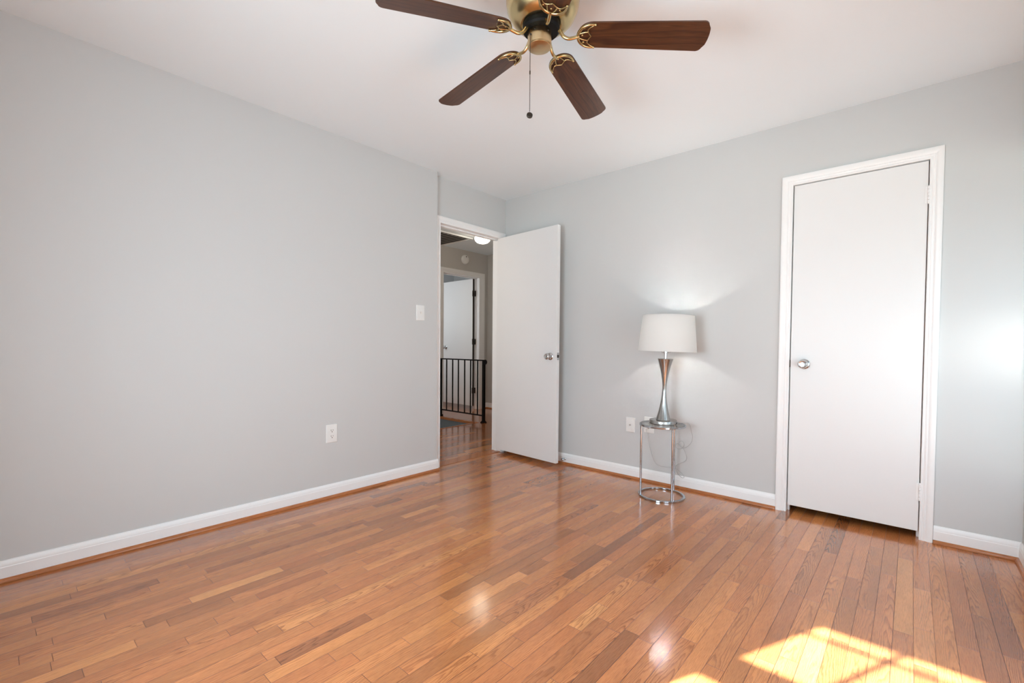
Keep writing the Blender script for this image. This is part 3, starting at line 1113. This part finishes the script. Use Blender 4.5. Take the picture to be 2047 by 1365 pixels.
# ------------------------------------------------------------------ door stop on the baseboard
ds = thing('door_stop', 'small chrome door stop on the baseboard behind the open door', 'door stop', (0.672, -0.012, 0.048))
mt = Matrix.Rotation(R(90), 4, 'X')
MB().lathe([(0.010, 0.0), (0.010, 0.003), (0.0055, 0.006), (0.0050, 0.028)], 24, mt).build('stem', M['satin_chrome'], ds)
MB().lathe([(0.0050, 0.028), (0.0115, 0.031), (0.0135, 0.037), (0.0125, 0.045), (0.008, 0.0495), (0.0001, 0.0505)], 24, mt).build('bumper', M['chrome'], ds)

# ------------------------------------------------------------------ hall: railing, light, detector, louver
rl = thing('stair_railing', 'black iron stair railing at the stairwell edge seen through the doorway', 'railing', (-1.335, 1.0, 0))
xn, xw = 0.0, HX0 + 0.075 + 1.335
xs = [-2.205, -2.084, -1.954, -1.834, -1.706, -1.587, -1.451]
MB().box(-0.017, 0.017, -0.017, 0.017, 0.012, 0.83).build('newel_post', M['black_iron'], rl, bevel=0.002)
b = MB().box(-0.030, 0.030, -0.030, 0.030, 0.0, 0.012)
b.lathe([(0.036, 0.010), (0.030, 0.020), (0.022, 0.028), (0.020, 0.050), (0.0175, 0.055)], 4, Matrix.Rotation(R(45), 4, 'Z'))
b.build('base_shoe', M['black_iron'], rl)
b = MB().box(xs[0] + 1.335 - 0.02, 0.028, -0.019, 0.019, 0.822, 0.838)
o = b.build('handrail', M['black_iron'], rl, bevel=0.003)
b = MB()
sc = [(0.022 + 0.026 * math.sin(t) * (1 - 0.05 * t), 0, 0.806 + 0.026 * math.cos(t) * (1 - 0.05 * t)) for t in [k * 0.25 for k in range(0, 24)]]
b.tube(sc, 0.011, 10)
b.ball((0.022, 0, 0.806), 0.014)
b.build('scroll_end', M['black_iron'], rl)
MB().box(xs[0] + 1.335, 0, -0.010, 0.010, 0.085, 0.101).build('bottom_rail', M['black_iron'], rl)
for i, x in enumerate(xs):
    if i == 0:
        MB().box(x + 1.335 - 0.011, x + 1.335 + 0.011, -0.011, 0.011, 0.012, 0.823).build('end_post', M['black_iron'], rl)
        MB().box(x + 1.335 - 0.024, x + 1.335 + 0.024, -0.024, 0.024, 0.0, 0.022).build('base_shoe', M['black_iron'], rl, bevel=0.006)
        b0 = None
    elif b0 is None:
        b0 = MB().box(-0.0065, 0.0065, -0.0065, 0.0065, 0.10, 0.823).build('baluster', M['black_iron'], rl)
        b0.location = (x + 1.335, 0, 0)
    else:
        q = b0.copy()
        COL.objects.link(q)
        q.parent = rl
        q.location = (x + 1.335, 0, 0)

gl = thing('ceiling_light', 'lit white globe ceiling light in the hall above the doorway', 'ceiling light', (-1.300, 0.925, HH))
MB().lathe([(0.075, 0.0), (0.080, -0.006), (0.078, -0.020), (0.066, -0.024)], 40).build('base', M['trim'], gl)
MB().lathe([(0.062, -0.022), (0.082, -0.034), (0.0985, -0.056), (0.1020, -0.078), (0.094, -0.102), (0.074, -0.122), (0.044, -0.134), (0.0001, -0.138)], 48).build('globe', M['globe'], gl)

sd = thing('smoke_detector', 'round white smoke detector on the hall wall above the far door', 'smoke detector', (HX0, 1.532, 2.347))
mt = Matrix.Rotation(R(90), 4, 'Y')
MB().lathe([(0.071, 0.0), (0.071, 0.012), (0.068, 0.016), (0.066, 0.018), (0.066, 0.026), (0.060, 0.033), (0.048, 0.037), (0.0001, 0.038)], 40, mt).build('cover', M['plastic'], sd)
MB().lathe([(0.009, 0.036), (0.009, 0.0395), (0.0001, 0.040)], 18, Matrix.Translation((0, 0, 0.040)) @ mt).build('test_button', M['slot'], sd)

lv = thing('ceiling_louver', 'grey slatted louver vent in the hall ceiling beside the globe light', 'vent', (-1.95, 0.60, HH))
x0, x1, y0, y1 = -0.42, 0.30, -0.62, 0.445
MB().box(x0, x1, y0, y1, -0.001, -0.0002).build('backing', M['slot'], lv)
b = MB()
b.box(x1, x1 + 0.035, y0 - 0.03, y1 + 0.012, -0.012, 0).box(x0 - 0.03, x0, y0 - 0.03, y1 + 0.012, -0.012, 0).box(x0, x1, y0 - 0.03, y0, -0.012, 0).box(x0, x1, y1, y1 + 0.012, -0.012, 0)
b.build('frame', M['trim'], lv)
b = MB()
ns = 16
for k in range(ns):
    yc_ = y0 + (k + 0.5) * (y1 - y0) / ns
    b.box(x0, x1, -0.030, 0.030, -0.001, 0.001, Matrix.Translation((0, yc_, -0.007)) @ Matrix.Rotation(R(11), 4, 'X'))
b.build('slats', M['louver'], lv)
# warm area light added to brighten the hall, with no real source
area('added_hall_fill', (-0.9, HY0 + 0.08, 1.6), (-0.35, 1, 0.05), 0.9, 1.5, 16, (1.0, 0.90, 0.78))
# area light added below to brighten the stairwell walls
area('added_stairwell_fill', (-1.85, -0.9, -1.6), (0, 1, 0.6), 0.6, 0.8, 10, (0.85, 0.93, 1.0))
# ground outside the windows
struct(MB().box(-30, 30, -60, YF - 0.6, -0.9, -0.8).build('ground', M['outside']))
